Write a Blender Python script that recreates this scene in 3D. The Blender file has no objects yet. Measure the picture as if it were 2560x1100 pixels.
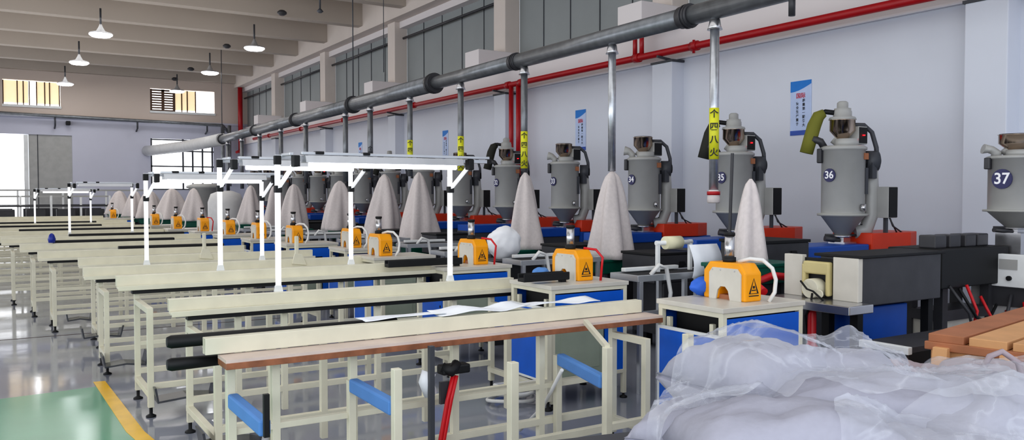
import bpy, bmesh, math, random
from mathutils import Vector, Matrix, noise
R = math.radians
rnd = random.Random(7)
C = bpy.context.scene.collection

# ---------------------------------------------------------------- camera
FPX = 2070.0; YAW = R(32.1); PIT = math.atan(65/FPX); H = 1.6
def ray(px, py):
    u = (px-1280)/FPX; v = -(py-550)/FPX
    F = (math.sin(YAW)*math.cos(PIT), math.cos(YAW)*math.cos(PIT), -math.sin(PIT))
    Rr = (math.cos(YAW), -math.sin(YAW), 0)
    U = (math.sin(YAW)*math.sin(PIT), math.cos(YAW)*math.sin(PIT), math.cos(PIT))
    return [F[i]+u*Rr[i]+v*U[i] for i in range(3)]
def atz(px, py, z):
    r = ray(px, py); t = (z-H)/r[2]; return Vector((r[0]*t, r[1]*t, z))
def aty(px, py, Y):
    r = ray(px, py); t = Y/r[1]; return Vector((r[0]*t, Y, H+r[2]*t))
def atx(px, py, X):
    r = ray(px, py); t = X/r[0]; return Vector((X, r[1]*t, H+r[2]*t))
cd = bpy.data.cameras.new('camera'); cam = bpy.data.objects.new('camera', cd); C.objects.link(cam)
cam.location = (0, 0, H); cam.rotation_euler = (R(90)-PIT, 0, -YAW)
cd.sensor_width = 36; cd.lens = 36*FPX/2560; cd.clip_start = .05; cd.clip_end = 200
bpy.context.scene.camera = cam

# ---------------------------------------------------------------- materials
def srgb(r, g, b):
    f = lambda c: ((c/255)/12.92 if c/255 <= .04045 else ((c/255+.055)/1.055)**2.4)
    return (f(r), f(g), f(b), 1)
def mat(name, col, rough=.5, metal=0, vary=.06, scale=6, bump=0, alpha=1, spec=.5, emit=None, es=0, coat=0):
    m = bpy.data.materials.new(name); m.use_nodes = True
    nt = m.node_tree; b = nt.nodes['Principled BSDF']
    c = srgb(*col)
    tc = nt.nodes.new('ShaderNodeTexCoord'); n = nt.nodes.new('ShaderNodeTexNoise')
    n.inputs['Scale'].default_value = scale; n.inputs['Detail'].default_value = 4
    nt.links.new(tc.outputs['Object'], n.inputs['Vector'])
    r = nt.nodes.new('ShaderNodeValToRGB')
    r.color_ramp.elements[0].position = .3; r.color_ramp.elements[1].position = .7
    r.color_ramp.elements[0].color = tuple(max(0, v*(1-vary)) for v in c[:3])+(1,)
    r.color_ramp.elements[1].color = tuple(min(1, v*(1+vary)) for v in c[:3])+(1,)
    nt.links.new(n.outputs['Fac'], r.inputs['Fac']); nt.links.new(r.outputs['Color'], b.inputs['Base Color'])
    b.inputs['Roughness'].default_value = rough; b.inputs['Metallic'].default_value = metal
    b.inputs['Specular IOR Level'].default_value = spec; b.inputs['Coat Weight'].default_value = coat
    if alpha < 1: b.inputs['Alpha'].default_value = alpha
    if emit:
        b.inputs['Emission Color'].default_value = srgb(*emit); b.inputs['Emission Strength'].default_value = es
    if bump:
        bp = nt.nodes.new('ShaderNodeBump'); bp.inputs['Strength'].default_value = bump; bp.inputs['Distance'].default_value = .02
        nt.links.new(n.outputs['Fac'], bp.inputs['Height']); nt.links.new(bp.outputs['Normal'], b.inputs['Normal'])
    return m
M = dict(
 cream=mat('cream_paint', (222, 218, 198), .4), white=mat('white_paint', (232, 234, 234), .4),
 wood=mat('plank_face', (150, 98, 70), .5, vary=.25, scale=14), woodtop=mat('plank_top', (216, 198, 188), .4, vary=.08),
 blue=mat('blue_panel', (10, 98, 205), .38), dblue=mat('dark_blue_cover', (14, 80, 172), .4), lblue=mat('blue_foam', (92, 142, 205), .7),
 orange=mat('orange_cover', (246, 166, 12), .35), plate=mat('plate', (206, 202, 192), .35), black=mat('black_rubber', (16, 17, 20), .6),
 dark=mat('dark_housing', (62, 62, 66), .45, vary=.15), dgrey=mat('dark_grey', (72, 74, 80), .5), hop=mat('hopper_grey', (172, 172, 170), .38, vary=.04),
 cone=mat('hopper_cone', (170, 170, 166), .45, 0, vary=.05), steel=mat('steel', (195, 195, 198), .25, .9), chrome=mat('chrome_cup', (205, 188, 172), .16, 1),
 duct=mat('duct_grey', (128, 131, 135), .35, .55, vary=.16, scale=9), red=mat('red_pipe', (176, 22, 32), .35), redbox=mat('red_box', (214, 62, 26), .4),
 yel=mat('yellow_label', (222, 222, 50), .5), navy=mat('navy_badge', (44, 44, 92), .4), letter=mat('white_letter', (245, 245, 250), .5),
 ink=mat('ink', (28, 30, 40), .6), cloth=mat('filter_cloth', (214, 206, 204), .9, vary=.05, scale=30, bump=.12), wcloth=mat('white_cloth', (238, 240, 244), .9, bump=.1),
 green=mat('green_tub', (10, 92, 76), .4), olive=mat('olive_sock', (122, 122, 48), .8, bump=.15), dsock=mat('dark_sock', (52, 52, 46), .85, bump=.15),
 alu=mat('aluminium', (196, 199, 204), .32, .6), sage=mat('sage_panel', (160, 170, 154), .45), sack=mat('sack_weave', (164, 164, 177), .75, vary=.03, scale=40, bump=.08),
 pink=mat('pinkish_sack', (166, 152, 158), .75, vary=.03, scale=40, bump=.08), card=mat('tan_board', (206, 158, 112), .7, vary=.1), dcard=mat('brown_slat', (168, 112, 80), .7, vary=.12),
 gap=mat('dark_gap', (60, 34, 24), .8), creamroll=mat('cream_roll', (226, 222, 190), .6), plastic=mat('dark_clear_tray', (70, 74, 82), .15, alpha=.75),
 redst=mat('red_strap', (206, 30, 40), .4), paper=mat('paper_white', (240, 244, 252), .7), poster=mat('poster_pale', (188, 204, 236), .5),
 pblue=mat('poster_blue', (20, 122, 205), .5), pfoot=mat('poster_footer', (52, 88, 176), .5), pred=mat('poster_red', (190, 34, 60), .5),
 brown=mat('brown_shutter', (92, 66, 48), .6), yg=mat('yellowed_part', (205, 192, 140), .5), cable=mat('white_cable', (228, 228, 226), .5),
 led=mat('led', (255, 255, 255), .5, emit=(255, 255, 255), es=6), lamp=mat('lamp_glow', (255, 255, 255), .5, emit=(250, 252, 255), es=14),
 rled=mat('red_indicator', (255, 30, 30), .5, emit=(255, 20, 30), es=5), glowpost=mat('white_post_added_glow', (248, 250, 255), .35, emit=(255, 255, 255), es=.55),  # posts are no lamps: their emission imitates overexposed white
 blind=mat('warm_glowing_blind', (255, 236, 205), .8, emit=(255, 226, 180), es=.75), shutter=mat('grey_shutter', (150, 155, 156), .55, vary=.04, scale=1.2),  # blind emission stands in for daylight passing through it
 green_floor=mat('green_floor', (84, 158, 128), .13, vary=.06, scale=2), yline=mat('yellow_line', (242, 190, 24), .25, vary=.08),
 column=mat('white_column', (206, 206, 206), .5), wallpink=mat('upper_wall', (220, 210, 203), .85, vary=.03, scale=1.5), gdoor=mat('grey_door', (178, 178, 176), .6),
 sky=mat('bright_outside', (255, 255, 255), 1, emit=(250, 252, 255), es=3.5), silvertape=mat('silver_duct', (196, 200, 206), .28, .75, vary=.12, scale=18),
)
def wallmat(name, lo, hi, zsplit, warm=None):
    m = mat(name, lo, .8, vary=.03, scale=.8, bump=.03); nt = m.node_tree; b = nt.nodes['Principled BSDF']
    ramp = [n for n in nt.nodes if n.type == 'VALTORGB'][0]
    g = nt.nodes.new('ShaderNodeNewGeometry'); s = nt.nodes.new('ShaderNodeSeparateXYZ')
    mr = nt.nodes.new('ShaderNodeMapRange'); mr.inputs[1].default_value = zsplit-.02; mr.inputs[2].default_value = zsplit+.02
    mx = nt.nodes.new('ShaderNodeMixRGB'); mx.inputs[2].default_value = srgb(*hi)
    nt.links.new(g.outputs['Position'], s.inputs[0]); nt.links.new(s.outputs['Z'], mr.inputs[0])
    nt.links.new(mr.outputs[0], mx.inputs[0]); nt.links.new(ramp.outputs['Color'], mx.inputs[1]); nt.links.new(mx.outputs[0], b.inputs['Base Color'])
    return m
M['wall'] = wallmat('wall_paint', (216, 220, 230), (228, 222, 222), 3.56)
M['farwall'] = wallmat('far_wall_paint', (205, 206, 220), (214, 200, 190), 4.35)
M['ceil'] = mat('ceiling_paint', (190, 180, 170), .9, vary=.03, scale=.7)
# glossy epoxy floor with scuffs
fm = mat('epoxy_floor', (150, 154, 166), .16, vary=.08, scale=.9, spec=.7); M['floor'] = fm
nt = fm.node_tree; b = nt.nodes['Principled BSDF']
n2 = nt.nodes.new('ShaderNodeTexNoise'); n2.inputs['Scale'].default_value = 3.5; n2.inputs['Detail'].default_value = 5
tc = nt.nodes.new('ShaderNodeTexCoord'); nt.links.new(tc.outputs['Object'], n2.inputs['Vector'])
mr = nt.nodes.new('ShaderNodeMapRange'); mr.inputs[3].default_value = .03; mr.inputs[4].default_value = .13
nt.links.new(n2.outputs['Fac'], mr.inputs[0]); nt.links.new(mr.outputs[0], b.inputs['Roughness'])
bp = nt.nodes.new('ShaderNodeBump'); bp.inputs['Strength'].default_value = .035; bp.inputs['Distance'].default_value = .02
nt.links.new(n2.outputs['Fac'], bp.inputs['Height']); nt.links.new(bp.outputs['Normal'], b.inputs['Normal'])
# clear film and glass
def clear(name, col, a_flat, a_edge, rough, crease=False):
    m = bpy.data.materials.new(name); m.use_nodes = True; nt = m.node_tree
    for n in list(nt.nodes): nt.nodes.remove(n)
    o = nt.nodes.new('ShaderNodeOutputMaterial'); t = nt.nodes.new('ShaderNodeBsdfTransparent')
    p = nt.nodes.new('ShaderNodeBsdfPrincipled'); p.inputs['Base Color'].default_value = srgb(*col); p.inputs['Roughness'].default_value = rough
    p.inputs['Specular IOR Level'].default_value = .9
    tc = nt.nodes.new('ShaderNodeTexCoord'); n = nt.nodes.new('ShaderNodeTexNoise'); n.inputs['Scale'].default_value = 9; n.inputs['Detail'].default_value = 5; n.inputs['Distortion'].default_value = 1.4
    nt.links.new(tc.outputs['Object'], n.inputs['Vector'])
    bp = nt.nodes.new('ShaderNodeBump'); bp.inputs['Strength'].default_value = .22; bp.inputs['Distance'].default_value = .02
    nt.links.new(n.outputs['Fac'], bp.inputs['Height']); nt.links.new(bp.outputs['Normal'], p.inputs['Normal'])
    lw = nt.nodes.new('ShaderNodeLayerWeight'); lw.inputs['Blend'].default_value = .35
    mr = nt.nodes.new('ShaderNodeMapRange'); mr.inputs[3].default_value = a_flat; mr.inputs[4].default_value = a_edge
    mx = nt.nodes.new('ShaderNodeMixShader')
    nt.links.new(lw.outputs['Facing'], mr.inputs[0]); nt.links.new(mr.outputs[0], mx.inputs[0])
    if crease:
        n3 = nt.nodes.new('ShaderNodeTexNoise'); n3.inputs['Scale'].default_value = 2.5; n3.inputs['Detail'].default_value = 3; n3.inputs['Distortion'].default_value = 2.2
        nt.links.new(tc.outputs['Object'], n3.inputs['Vector'])
        rp_ = nt.nodes.new('ShaderNodeValToRGB'); e_ = rp_.color_ramp.elements
        e_[0].position = .46; e_[0].color = (0, 0, 0, 1); e_[1].position = .54; e_[1].color = (0, 0, 0, 1); x_ = e_.new(.5); x_.color = (.16, .16, .16, 1)
        nt.links.new(n3.outputs['Fac'], rp_.inputs['Fac'])
        ad = nt.nodes.new('ShaderNodeMath'); ad.operation = 'ADD'; ad.use_clamp = True
        nt.links.new(mr.outputs[0], ad.inputs[0]); nt.links.new(rp_.outputs['Color'], ad.inputs[1]); nt.links.new(ad.outputs[0], mx.inputs[0])
    nt.links.new(t.outputs[0], mx.inputs[1]); nt.links.new(p.outputs[0], mx.inputs[2]); nt.links.new(mx.outputs[0], o.inputs[0])
    return m
M['film'] = clear('clear_film', (222, 226, 236), .05, .5, .07, True)
M['glass'] = clear('window_glass', (230, 236, 240), .05, .3, .03)

# ---------------------------------------------------------------- mesh helpers
class MB:
    def __init__(s): s.bm = bmesh.new()
    def _add(s, vs, fs):
        v = [s.bm.verts.new(p) for p in vs]
        for f in fs:
            try: s.bm.faces.new([v[i] for i in f])
            except ValueError: pass
        return s
    def box(s, a, b, m=None):
        e = rnd.uniform(.0001, .0009)      # joints never share a plane exactly
        x0, y0, z0 = (min(a[i], b[i])-e for i in range(3)); x1, y1, z1 = (max(a[i], b[i])+e for i in range(3))
        vs = [Vector(p) for p in ((x0,y0,z0),(x1,y0,z0),(x1,y1,z0),(x0,y1,z0),(x0,y0,z1),(x1,y0,z1),(x1,y1,z1),(x0,y1,z1))]
        if m is not None: vs = [m @ p for p in vs]
        return s._add(vs, ((0,3,2,1),(4,5,6,7),(0,1,5,4),(1,2,6,5),(2,3,7,6),(3,0,4,7)))
    def bar(s, p, q, w, h=None):            # square bar between two points
        h = h or w; p = Vector(p); q = Vector(q); d = q-p; L = d.length
        rot = d.to_track_quat('Z', 'Y').to_matrix().to_4x4()
        return s.box((-w/2, -h/2, 0), (w/2, h/2, L), Matrix.Translation(p) @ rot)
    def tube(s, pts, r, seg=10, r1=None, cap=True):
        pts = [Vector(p) for p in pts]; n = len(pts); rings = []
        up = None
        for i, p in enumerate(pts):
            t = (pts[min(i+1, n-1)]-pts[max(i-1, 0)]).normalized()
            if up is None: up = Vector((0, 0, 1)) if abs(t.z) < .9 else Vector((0, 1, 0))
            a = t.cross(up).normalized(); b_ = a.cross(t).normalized(); up = b_
            rr = r if r1 is None else r+(r1-r)*i/(n-1)
            if isinstance(r, (list, tuple)): rr = r[i]
            rings.append([s.bm.verts.new(p+rr*(math.cos(k*2*math.pi/seg)*a+math.sin(k*2*math.pi/seg)*b_)) for k in range(seg)])
        for i in range(n-1):
            for k in range(seg):
                f = s.bm.faces.new((rings[i][k], rings[i][(k+1) % seg], rings[i+1][(k+1) % seg], rings[i+1][k])); f.smooth = True
        if cap:
            s.bm.faces.new(rings[0][::-1]); s.bm.faces.new(rings[-1])
        return s
    def lathe(s, prof, c=(0, 0, 0), seg=28, fn=None):  # prof [(r,z)]
        c = Vector(c); rings = []
        for r, z in prof:
            rings.append([s.bm.verts.new(c+Vector((r*(fn(k*2*math.pi/seg, z) if fn else 1)*math.cos(k*2*math.pi/seg), r*(fn(k*2*math.pi/seg, z) if fn else 1)*math.sin(k*2*math.pi/seg), z))) for k in range(seg)])
        for i in range(len(rings)-1):
            for k in range(seg):
                f = s.bm.faces.new((rings[i][k], rings[i][(k+1) % seg], rings[i+1][(k+1) % seg], rings[i+1][k])); f.smooth = True
        s.bm.faces.new(rings[0][::-1]); s.bm.faces.new(rings[-1]); return s
    def prism(s, poly, axis, a, b):         # poly in the two other axes
        n = len(poly)
        def P(u, v, w): return {'x': (w, u, v), 'y': (u, w, v), 'z': (u, v, w)}[axis]
        vs = [P(u, v, a) for u, v in poly]+[P(u, v, b) for u, v in poly]
        return s._add(vs, [tuple(range(n)), tuple(range(2*n-1, n-1, -1))]+[(i, (i+1) % n, n+(i+1) % n, n+i) for i in range(n)])
    def build(s, name, m, parent=None, bevel=0, smooth=False, label=None):
        bmesh.ops.recalc_face_normals(s.bm, faces=s.bm.faces)
        me = bpy.data.meshes.new(name); s.bm.to_mesh(me); s.bm.free()
        me.materials.append(M[m] if isinstance(m, str) else m)
        if smooth:
            for p in me.polygons: p.use_smooth = True
        o = bpy.data.objects.new(name, me); C.objects.link(o)
        if parent: o.parent = parent
        if bevel:
            md = o.modifiers.new('bevel', 'BEVEL'); md.width = bevel; md.segments = 2; md.limit_method = 'ANGLE'
        if label: o['label'] = label
        return o
def tag(o, label, cat, group=None, kind=None):
    o['label'] = label; o['category'] = cat
    if group: o['group'] = group
    if kind: o['kind'] = kind
    return o
def each(name, m, parent, boxes, bevel=0):
    for a, b_ in boxes: MB().box(a, b_).build(name, m, parent, bevel)
def thing(name, label, cat, loc=(0, 0, 0), rz=0, group=None):
    o = bpy.data.objects.new(name, None); o.empty_display_size = .1; C.objects.link(o)
    o.location = loc; o.rotation_euler = (0, 0, rz)
    return tag(o, label, cat, group)
def struct(o): o['kind'] = 'structure'; return o
KIDS = {}
def copy_tree(o, parent=None):
    c = o.copy(); C.objects.link(c)
    if parent: c.parent = parent
    for ch in list(o.children): copy_tree(ch, c)
    return c
def place(proto, used, loc, rz, label, sc=None):
    o = proto if not used else copy_tree(proto)
    o.location = loc; o.rotation_euler = (0, 0, rz); o['label'] = label
    o.scale = sc or (1, 1, 1)
    return o
def text(s, size, name, m, parent, mtx, ext=.001):
    cu = bpy.data.curves.new(name, 'FONT'); cu.body = s; cu.size = size; cu.align_x = 'CENTER'; cu.align_y = 'CENTER'; cu.extrude = ext; cu.offset = size*.018
    t = bpy.data.objects.new('tmp', cu); C.objects.link(t)
    dg = bpy.context.evaluated_depsgraph_get(); dg.update()
    me = bpy.data.meshes.new_from_object(t.evaluated_get(dg)); bpy.data.objects.remove(t); bpy.data.curves.remove(cu)
    me.materials.clear(); me.materials.append(M[m]); me.transform(mtx)
    o = bpy.data.objects.new(name, me); C.objects.link(o); o.parent = parent; return o
def frame(right, up, org):   # local x->right, y->up
    r = Vector(right).normalized(); u = Vector(up).normalized(); n = r.cross(u)
    return Matrix(((r.x, u.x, n.x, org[0]), (r.y, u.y, n.y, org[1]), (r.z, u.z, n.z, org[2]), (0, 0, 0, 1)))
FACE_X = lambda p: frame((0, -1, 0), (0, 0, 1), p)     # readable from -X
FACE_Y = lambda p: frame((1, 0, 0), (0, 0, 1), p)      # readable from -Y
ORD = ['nearest', 'second', 'third', 'fourth', 'fifth', 'sixth', 'seventh', 'eighth', 'ninth', 'tenth', 'eleventh', 'twelfth', 'thirteenth', 'fourteenth', 'fifteenth', 'sixteenth', 'seventeenth', 'eighteenth', 'nineteenth', 'twentieth']
def ordn(k): return ORD[k]
XW = 8.5; YF = 33.4; ZC = 6.5

# ---------------------------------------------------------------- setting
struct(MB().box((-14, -6, -.2), (9.4, YF+.5, 0)).build('floor', 'floor'))
struct(MB().prism([(-6, 1.5), (.9, 1.5), (.80, 5.0), (.745, 7.62), (-6, 7.0)], 'z', .0, .002).build('trim_1', 'green_floor'))
struct(MB().prism([(1.05, 4.0), (.96, 4.0), (.735, 6.05), (.70, 7.82), (.79, 7.80), (.84, 6.0)], 'z', .002, .004).build('trim_2', 'yline'))
struct(MB().box((-14, .2-.2, ZC), (9.4, YF+.5, ZC+.2)).build('ceiling', 'ceil'))
struct(MB().box((-6, 10.6, .0), (3.2, 10.62, .0012)).build('trim_83', 'gap'))
yb = 2.6+.02
k = 0
ys = [33.26-2.63*i for i in range(12)]
for i, y in enumerate(ys):
    struct(MB().box((-14, y, 5.9), (XW-.3, y+.3, ZC)).build('trim_%d' % (3+i), 'ceil', bevel=.01))
# right wall : lower band, thin crane-beam band, window openings, lintel
w = MB(); w.box((XW, -6, 0), (XW+.3, YF, 3.55)); w.box((XW-.06, -6, 3.55), (XW+.3, YF, 4.2)); w.box((XW-.1, -6, 5.6), (XW+.3, YF, ZC))
struct(w.build('wall_right', 'wall'))
struct(MB().box((XW-.4, -6, 5.75), (XW-.1, YF, ZC)).build('trim_40', 'wallpink'))
PY = [4.24, 8.88, 13.43, 18.5, 23.45, 28.5]
for i, y in enumerate(PY):
    p = MB(); p.box((XW-.23, y, 0), (XW+.1, y+.42, 3.5)); struct(p.build('trim_%d' % (41+i), 'wall', bevel=.01))
    p = MB(); p.box((XW-.23, y, 4.0), (XW+.1, y+.42, 5.75)); struct(p.build('trim_%d' % (51+i), 'wallpink', bevel=.01))
    p = MB(); p.box((XW-.82, y-.02, 3.99), (XW, y+.5, 4.29)); struct(p.build('trim_%d' % (61+i), 'wall', bevel=.01))
    p = MB(); p.box((XW-.24, y-.02, 3.5), (XW, y+.44, 3.53)); struct(p.build('trim_%d' % (71+i), 'dgrey'))
ends = PY+[YF]
for i in range(len(PY)):
    y0, y1 = ends[i]+.42, ends[i+1]
    wn = struct(MB().box((XW+.1, y0, 4.2), (XW+.14, y1, 5.6)).build('window_%d' % (i+1), 'shutter'))
    f = MB(); n = 5
    for j in range(1, n): f.box((XW+.085, y0+(y1-y0)*j/n-.006, 4.2), (XW+.1, y0+(y1-y0)*j/n+.006, 5.6))
    f.build('seam', 'dgrey', wn)
    MB().tube([(XW-.02, y0+.05, 5.36), (XW-.02, y1-.05, 5.36)], .03, 8).build('roller', 'dark', wn)
# far wall with openings (built as blocks around them)
FW = 'farwall'
xs = dict(d=(-2.5, 1.08), g=(1.1, 2.44), w=(5.03, 7.3))
w = MB()
w.box((-14, YF, 0), (-2.5, YF+.25, 4.45)); w.box((-2.5, YF, 3.68), (9, YF+.25, 4.45)); w.box((2.44, YF, 0), (5.03, YF+.25, 3.68))
w.box((7.3, YF, 0), (9, YF+.25, 3.68)); w.box((5.03, YF, 0), (7.3, YF+.25, 1.75))
w.box((-14, YF, 4.45), (.35, YF+.25, 5.55)); w.box((2.1, YF, 4.45), (5.04, YF+.25, 5.55)); w.box((7.35, YF, 4.45), (9, YF+.25, 5.55)); w.box((-14, YF, 5.55), (9, YF+.25, ZC))
w.box((5.04, YF, 4.45), (7.35, YF+.25, 4.68)); w.box((.35, YF, 4.45), (2.1, YF+.25, 4.66))
struct(w.build('wall_far', FW))
struct(MB().box((-14, YF-.25, 5.9), (XW, YF, 6.5)).build('trim_81', 'ceil'))
struct(MB().box((-14, YF-.06, 4.28), (XW, YF, 4.36)).build('trim_82', 'farwall'))
d = struct(MB().box((1.1, YF+.05, 0), (2.44, YF+.12, 3.68)).build('door_1', 'gdoor'))
MB().box((1.36, YF+.04, 0), (1.385, YF+.05, 3.68)).build('seam', 'dgrey', d)
d = struct(MB().box((-2.5, YF+.1, 0), (1.08, YF+.12, 3.66)).build('door_2', 'sky'))
MB().box((.95, YF+.02, 0), (1.08, YF+.1, 3.66)).build('frame', 'white', d)
# lower big window
wn = struct(MB().box((5.03, YF+.12, 1.75), (7.3, YF+.13, 3.68)).build('window_8', 'sky'))
f = MB()
for x in (5.03, 6.15, 6.5, 6.86, 7.22): f.box((x, YF+.03, 1.75), (x+.06, YF+.09, 3.68))
for z in (1.75, 2.62, 3.2, 3.62): f.box((5.03, YF+.03, z), (7.3, YF+.09, z+.05))
f.build('mullion', 'dgrey', wn)
# upper windows
for i, (x0, x1, z0, z1, dk) in enumerate(((.35, 2.1, 4.66, 5.52, False), (5.04, 7.35, 4.68, 5.52, True))):
    wn = struct(MB().box((x0, YF+.14, z0), (x1, YF+.16, z1)).build('window_%d' % (9+i), 'sky'))
    f = MB()
    xsn = (x0, x0+.42, x0+.6, x0+.78, x0+1.0, x0+1.25, x0+1.4, x1-.05) if not dk else (x0, x0+.42, x0+.85, x0+1.1, x0+1.3, x0+1.6)
    for x in xsn: f.box((x, YF+.03, z0), (x+.035, YF+.08, z1))
    f.build('mullion', 'brown', wn)
    bl = MB()
    for a, b_ in (((x0+.03, x0+.77), (x0+1.0, x1-.05)) if not dk else ((x0+.88, x0+1.6),)): bl.box((a, YF+.09, z0+.1), (b_, YF+.11, z1))
    bl.build('blind', 'blind', wn)
    MB().box((x0-.02, YF-.05, z0-.05), (x1+.02, YF+.1, z0+.03)).build('sill', 'white', wn)
    if dk:
        f = MB()
        f.box((x0, YF+.02, z0), (x0+.07, YF+.09, z1)); f.box((x0+.4, YF+.02, z0), (x0+.5, YF+.09, z1)); f.box((x0+.8, YF+.02, z0), (x0+.87, YF+.09, z1))
        for j in range(9): f.box((x0+.02, YF+.02, z0+.03+j*.093), (x0+.85, YF+.09, z0+.085+j*.093))
        f.build('louvre', 'brown', wn)

# ---------------------------------------------------------------- pipes
dx = 6.0
dt = thing('ventilation_duct', 'long grey overhead duct with branch drop pipes along the right wall', 'duct', (dx, 0, 0))
zD = 3.4
segs = [(1.0, 6.2, .098), (6.2, 9.45, .098), (9.45, 11.9, .10), (11.9, 15.4, .135), (15.4, 19.0, .13), (19.0, 22.5, .125), (22.5, 26.3, .12)]
for a, b_, r in segs:
    MB().tube([(0, a, zD-.006*(a-6)), (0, b_, zD-.006*(b_-6))], r, 24).build('duct_section', 'duct', dt)
zz = lambda y: zD-.006*(y-6)
for y, r in ((6.2, .125), (9.45, .118), (11.9, .165), (15.4, .17), (19.0, .16), (22.5, .15), (26.3, .15)):
    m = MB(); m.tube([(0, y-.03, zz(y)), (0, y-.015, zz(y))], r, 24); m.tube([(0, y+.015, zz(y)), (0, y+.03, zz(y))], r, 24); m.tube([(0, y-.06, zz(y)), (0, y+.1, zz(y))], r-.012, 24)
    m.build('flange', 'dark', dt)
MB().tube([(0, 26.3, zz(26.3)), (-.08, 28, 3.27), (-.35, 30.3, 3.24), (-.8, 32.4, 3.22), (-1.1, 33.4, 3.2)], .19, 20).build('duct_elbow', 'column', dt)
drops = [(5.84, 1.55, 'silvertape', (1.94, 2.44)), (7.42, 1.86, 'silvertape', None), (9.26, 1.9, 'duct', (1.94, 2.43)), (11.02, 1.95, 'duct', (1.95, 2.47)), (12.81, 1.9, 'duct', (2.05, 2.51)),
         (14.55, 1.9, 'duct', (2.1, 2.5)), (15.83, 1.85, 'duct', None), (18.3, 1.85, 'duct', None), (20.2, 1.8, 'duct', None), (22.1, 1.8, 'duct', None), (23.95, 1.75, 'duct', None), (25.6, 1.6, 'duct', None)]
for i, (y, zb, m, lab) in enumerate(drops):
    p = MB().tube([(0, y, zz(y)-.08), (0, y, zb)], .045 if i < 5 else .052, 14).build('branch_pipe', m, dt)
    MB().lathe([(.075, 0), (.06, .04), (.05, .1)], (0, y, zz(y)-.2)).build('collar', 'steel', p)
    if lab:
        MB().tube([(0, y, lab[0]), (0, y, lab[1])], .048, 16).build('caution_label', 'yel', p)
        n = 4; hh = lab[1]-lab[0]
        dirv = Vector((-dx, -y, 0)).normalized()
        for j, ch in enumerate('个四八火'):
            pos = Vector((0, y, lab[1]-hh*(j+.5)/n))+dirv*.0505
            rt = Vector((-dirv.y, dirv.x, 0))
            text(ch, .085, 'label_character', 'ink', p, frame(rt, (0, 0, 1), pos))
    if i == 0:
        MB().lathe([(.05, 0), (.062, .01), (.062, .05), (.05, .12), (.046, .13)], (0, y, zb-.04)).build('cloth_end_cap', 'cloth', p)
        MB().tube([(0, y, zb+.04), (0, y, zb+.075)], .064, 16).build('red_tape', 'red', p)
MB().tube([(0, 4.92, zz(5)), (0, 4.92, 3.17)], .03, 12).build('branch_stub', 'dark', dt)
for y in (15.4, 26.3): MB().tube([(0, y, zz(y)+.1), (0, y, ZC)], .012, 8).build('hanger_rod', 'dgrey', dt)
for y in (14.0,): MB().tube([(.3, y+.6, 3.9), (.3, y+.6, ZC)], .008, 8).build('hanger_wire', 'dgrey', dt)

fp = thing('fire_pipe', 'long red fire pipe with risers running along the white right wall', 'pipe', (8.2, 0, 0))
zr = 3.63
MB().tube([(0, -1, zr), (0, 31, zr)], .05, 14).build('main_pipe', 'red', fp)
for y in (8.35, 9.55, 12.75, 13.2, 17.3, 21.8, 25.5, 29): MB().tube([(0, y-.06, zr), (0, y+.06, zr)], .068, 14).build('coupling', 'red', fp)
for y in (9.45, 9.6): MB().tube([(0, y, zr), (0, y, 4.0), (.2, y, 4.05)], .035, 10).build('riser', 'red', fp)
for y in (12.85, 13.1): MB().tube([(0, y, zr), (0, y, 1.9)], .045, 10).build('riser', 'red', fp)
MB().tube([(-.02, 8.35, zr+.08), (-.02, 8.35, zr-.1)], .02, 8).build('bracket', 'red', fp)
for y in (9.0, 13.6, 18.6, 23.6): MB().bar((.28, y, zr-.1), (-.1, y, zr-.06), .03).build('bracket', 'dgrey', fp)
MB().bar((.24, -1, zr+.08), (.24, 31, zr+.08), .02).build('cable_tray', 'dgrey', fp)
rp = thing('fire_riser_pipe', 'vertical red pipe standing in the far right corner of the hall', 'pipe', (8.25, 33.1, 0))
MB().tube([(0, 0, 3.2), (0, 0, 5.9)], .09, 12).build('riser', 'red', rp); MB().tube([(0, 0, 3.3), (-.3, -.6, 3.2)], .05, 10).build('branch', 'red', rp)
fpipe = thing('steam_pipe', 'thin grey pipe on wall brackets crossing the far wall', 'pipe', (0, 33.1, 4.2))
MB().tube([(-12, 0, .33), (7.2, 0, .05), (7.55, 0, .05), (7.9, 0, -.3)], .06, 10).build('main_pipe', 'duct', fpipe)
for x in (1.9, 4.55, 7.0): MB().tube([(x, .3, -.28), (x, 0, -.2), (x, 0, .1)], .03, 8).build('bracket', 'dgrey', fpipe)
for x in (7.55, 7.8): MB().tube([(x, -.1, .05), (x, -.1, -2.3)], .07, 10).build('drop_pipe', 'duct', fpipe)

# ---------------------------------------------------------------- pendant lamps and ceiling fixtures
lp = thing('pendant_lamp', '', 'lamp', group='high bay pendant lamps')
MB().tube([(0, 0, .14), (0, 0, .62)], .022, 8).build('stem', 'dgrey', lp)
MB().lathe([(.26, .02), (.24, .05), (.1, .09), (.05, .18), (.02, .26)], seg=24).build('lamp_shade', 'alu', lp)
MB().lathe([(.05, -.045), (.2, -.035), (.25, .0), (.25, .02)], seg=24).build('diffuser', 'lamp', lp)
lamps = [((252, 88), 21.5, 'left column of lamps, nearest one at upper left'), ((636, 122), 21.5, 'right column of lamps, nearest one beside the hanger rod'),
         ((198, 158), 26.5, 'left column of lamps, middle one'), ((525, 183), 26.5, 'right column of lamps, middle one'), ((163, 211), 31.8, 'left column of lamps, farthest, before the left upper window'),
         ((443, 229), 31.8, 'right column of lamps, farthest, before the brown shuttered window')]
for i, ((px, py), y, l) in enumerate(lamps):
    p = aty(px, py, y); place(lp, i > 0, p, 0, 'white glowing pendant lamp in the '+l)
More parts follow.
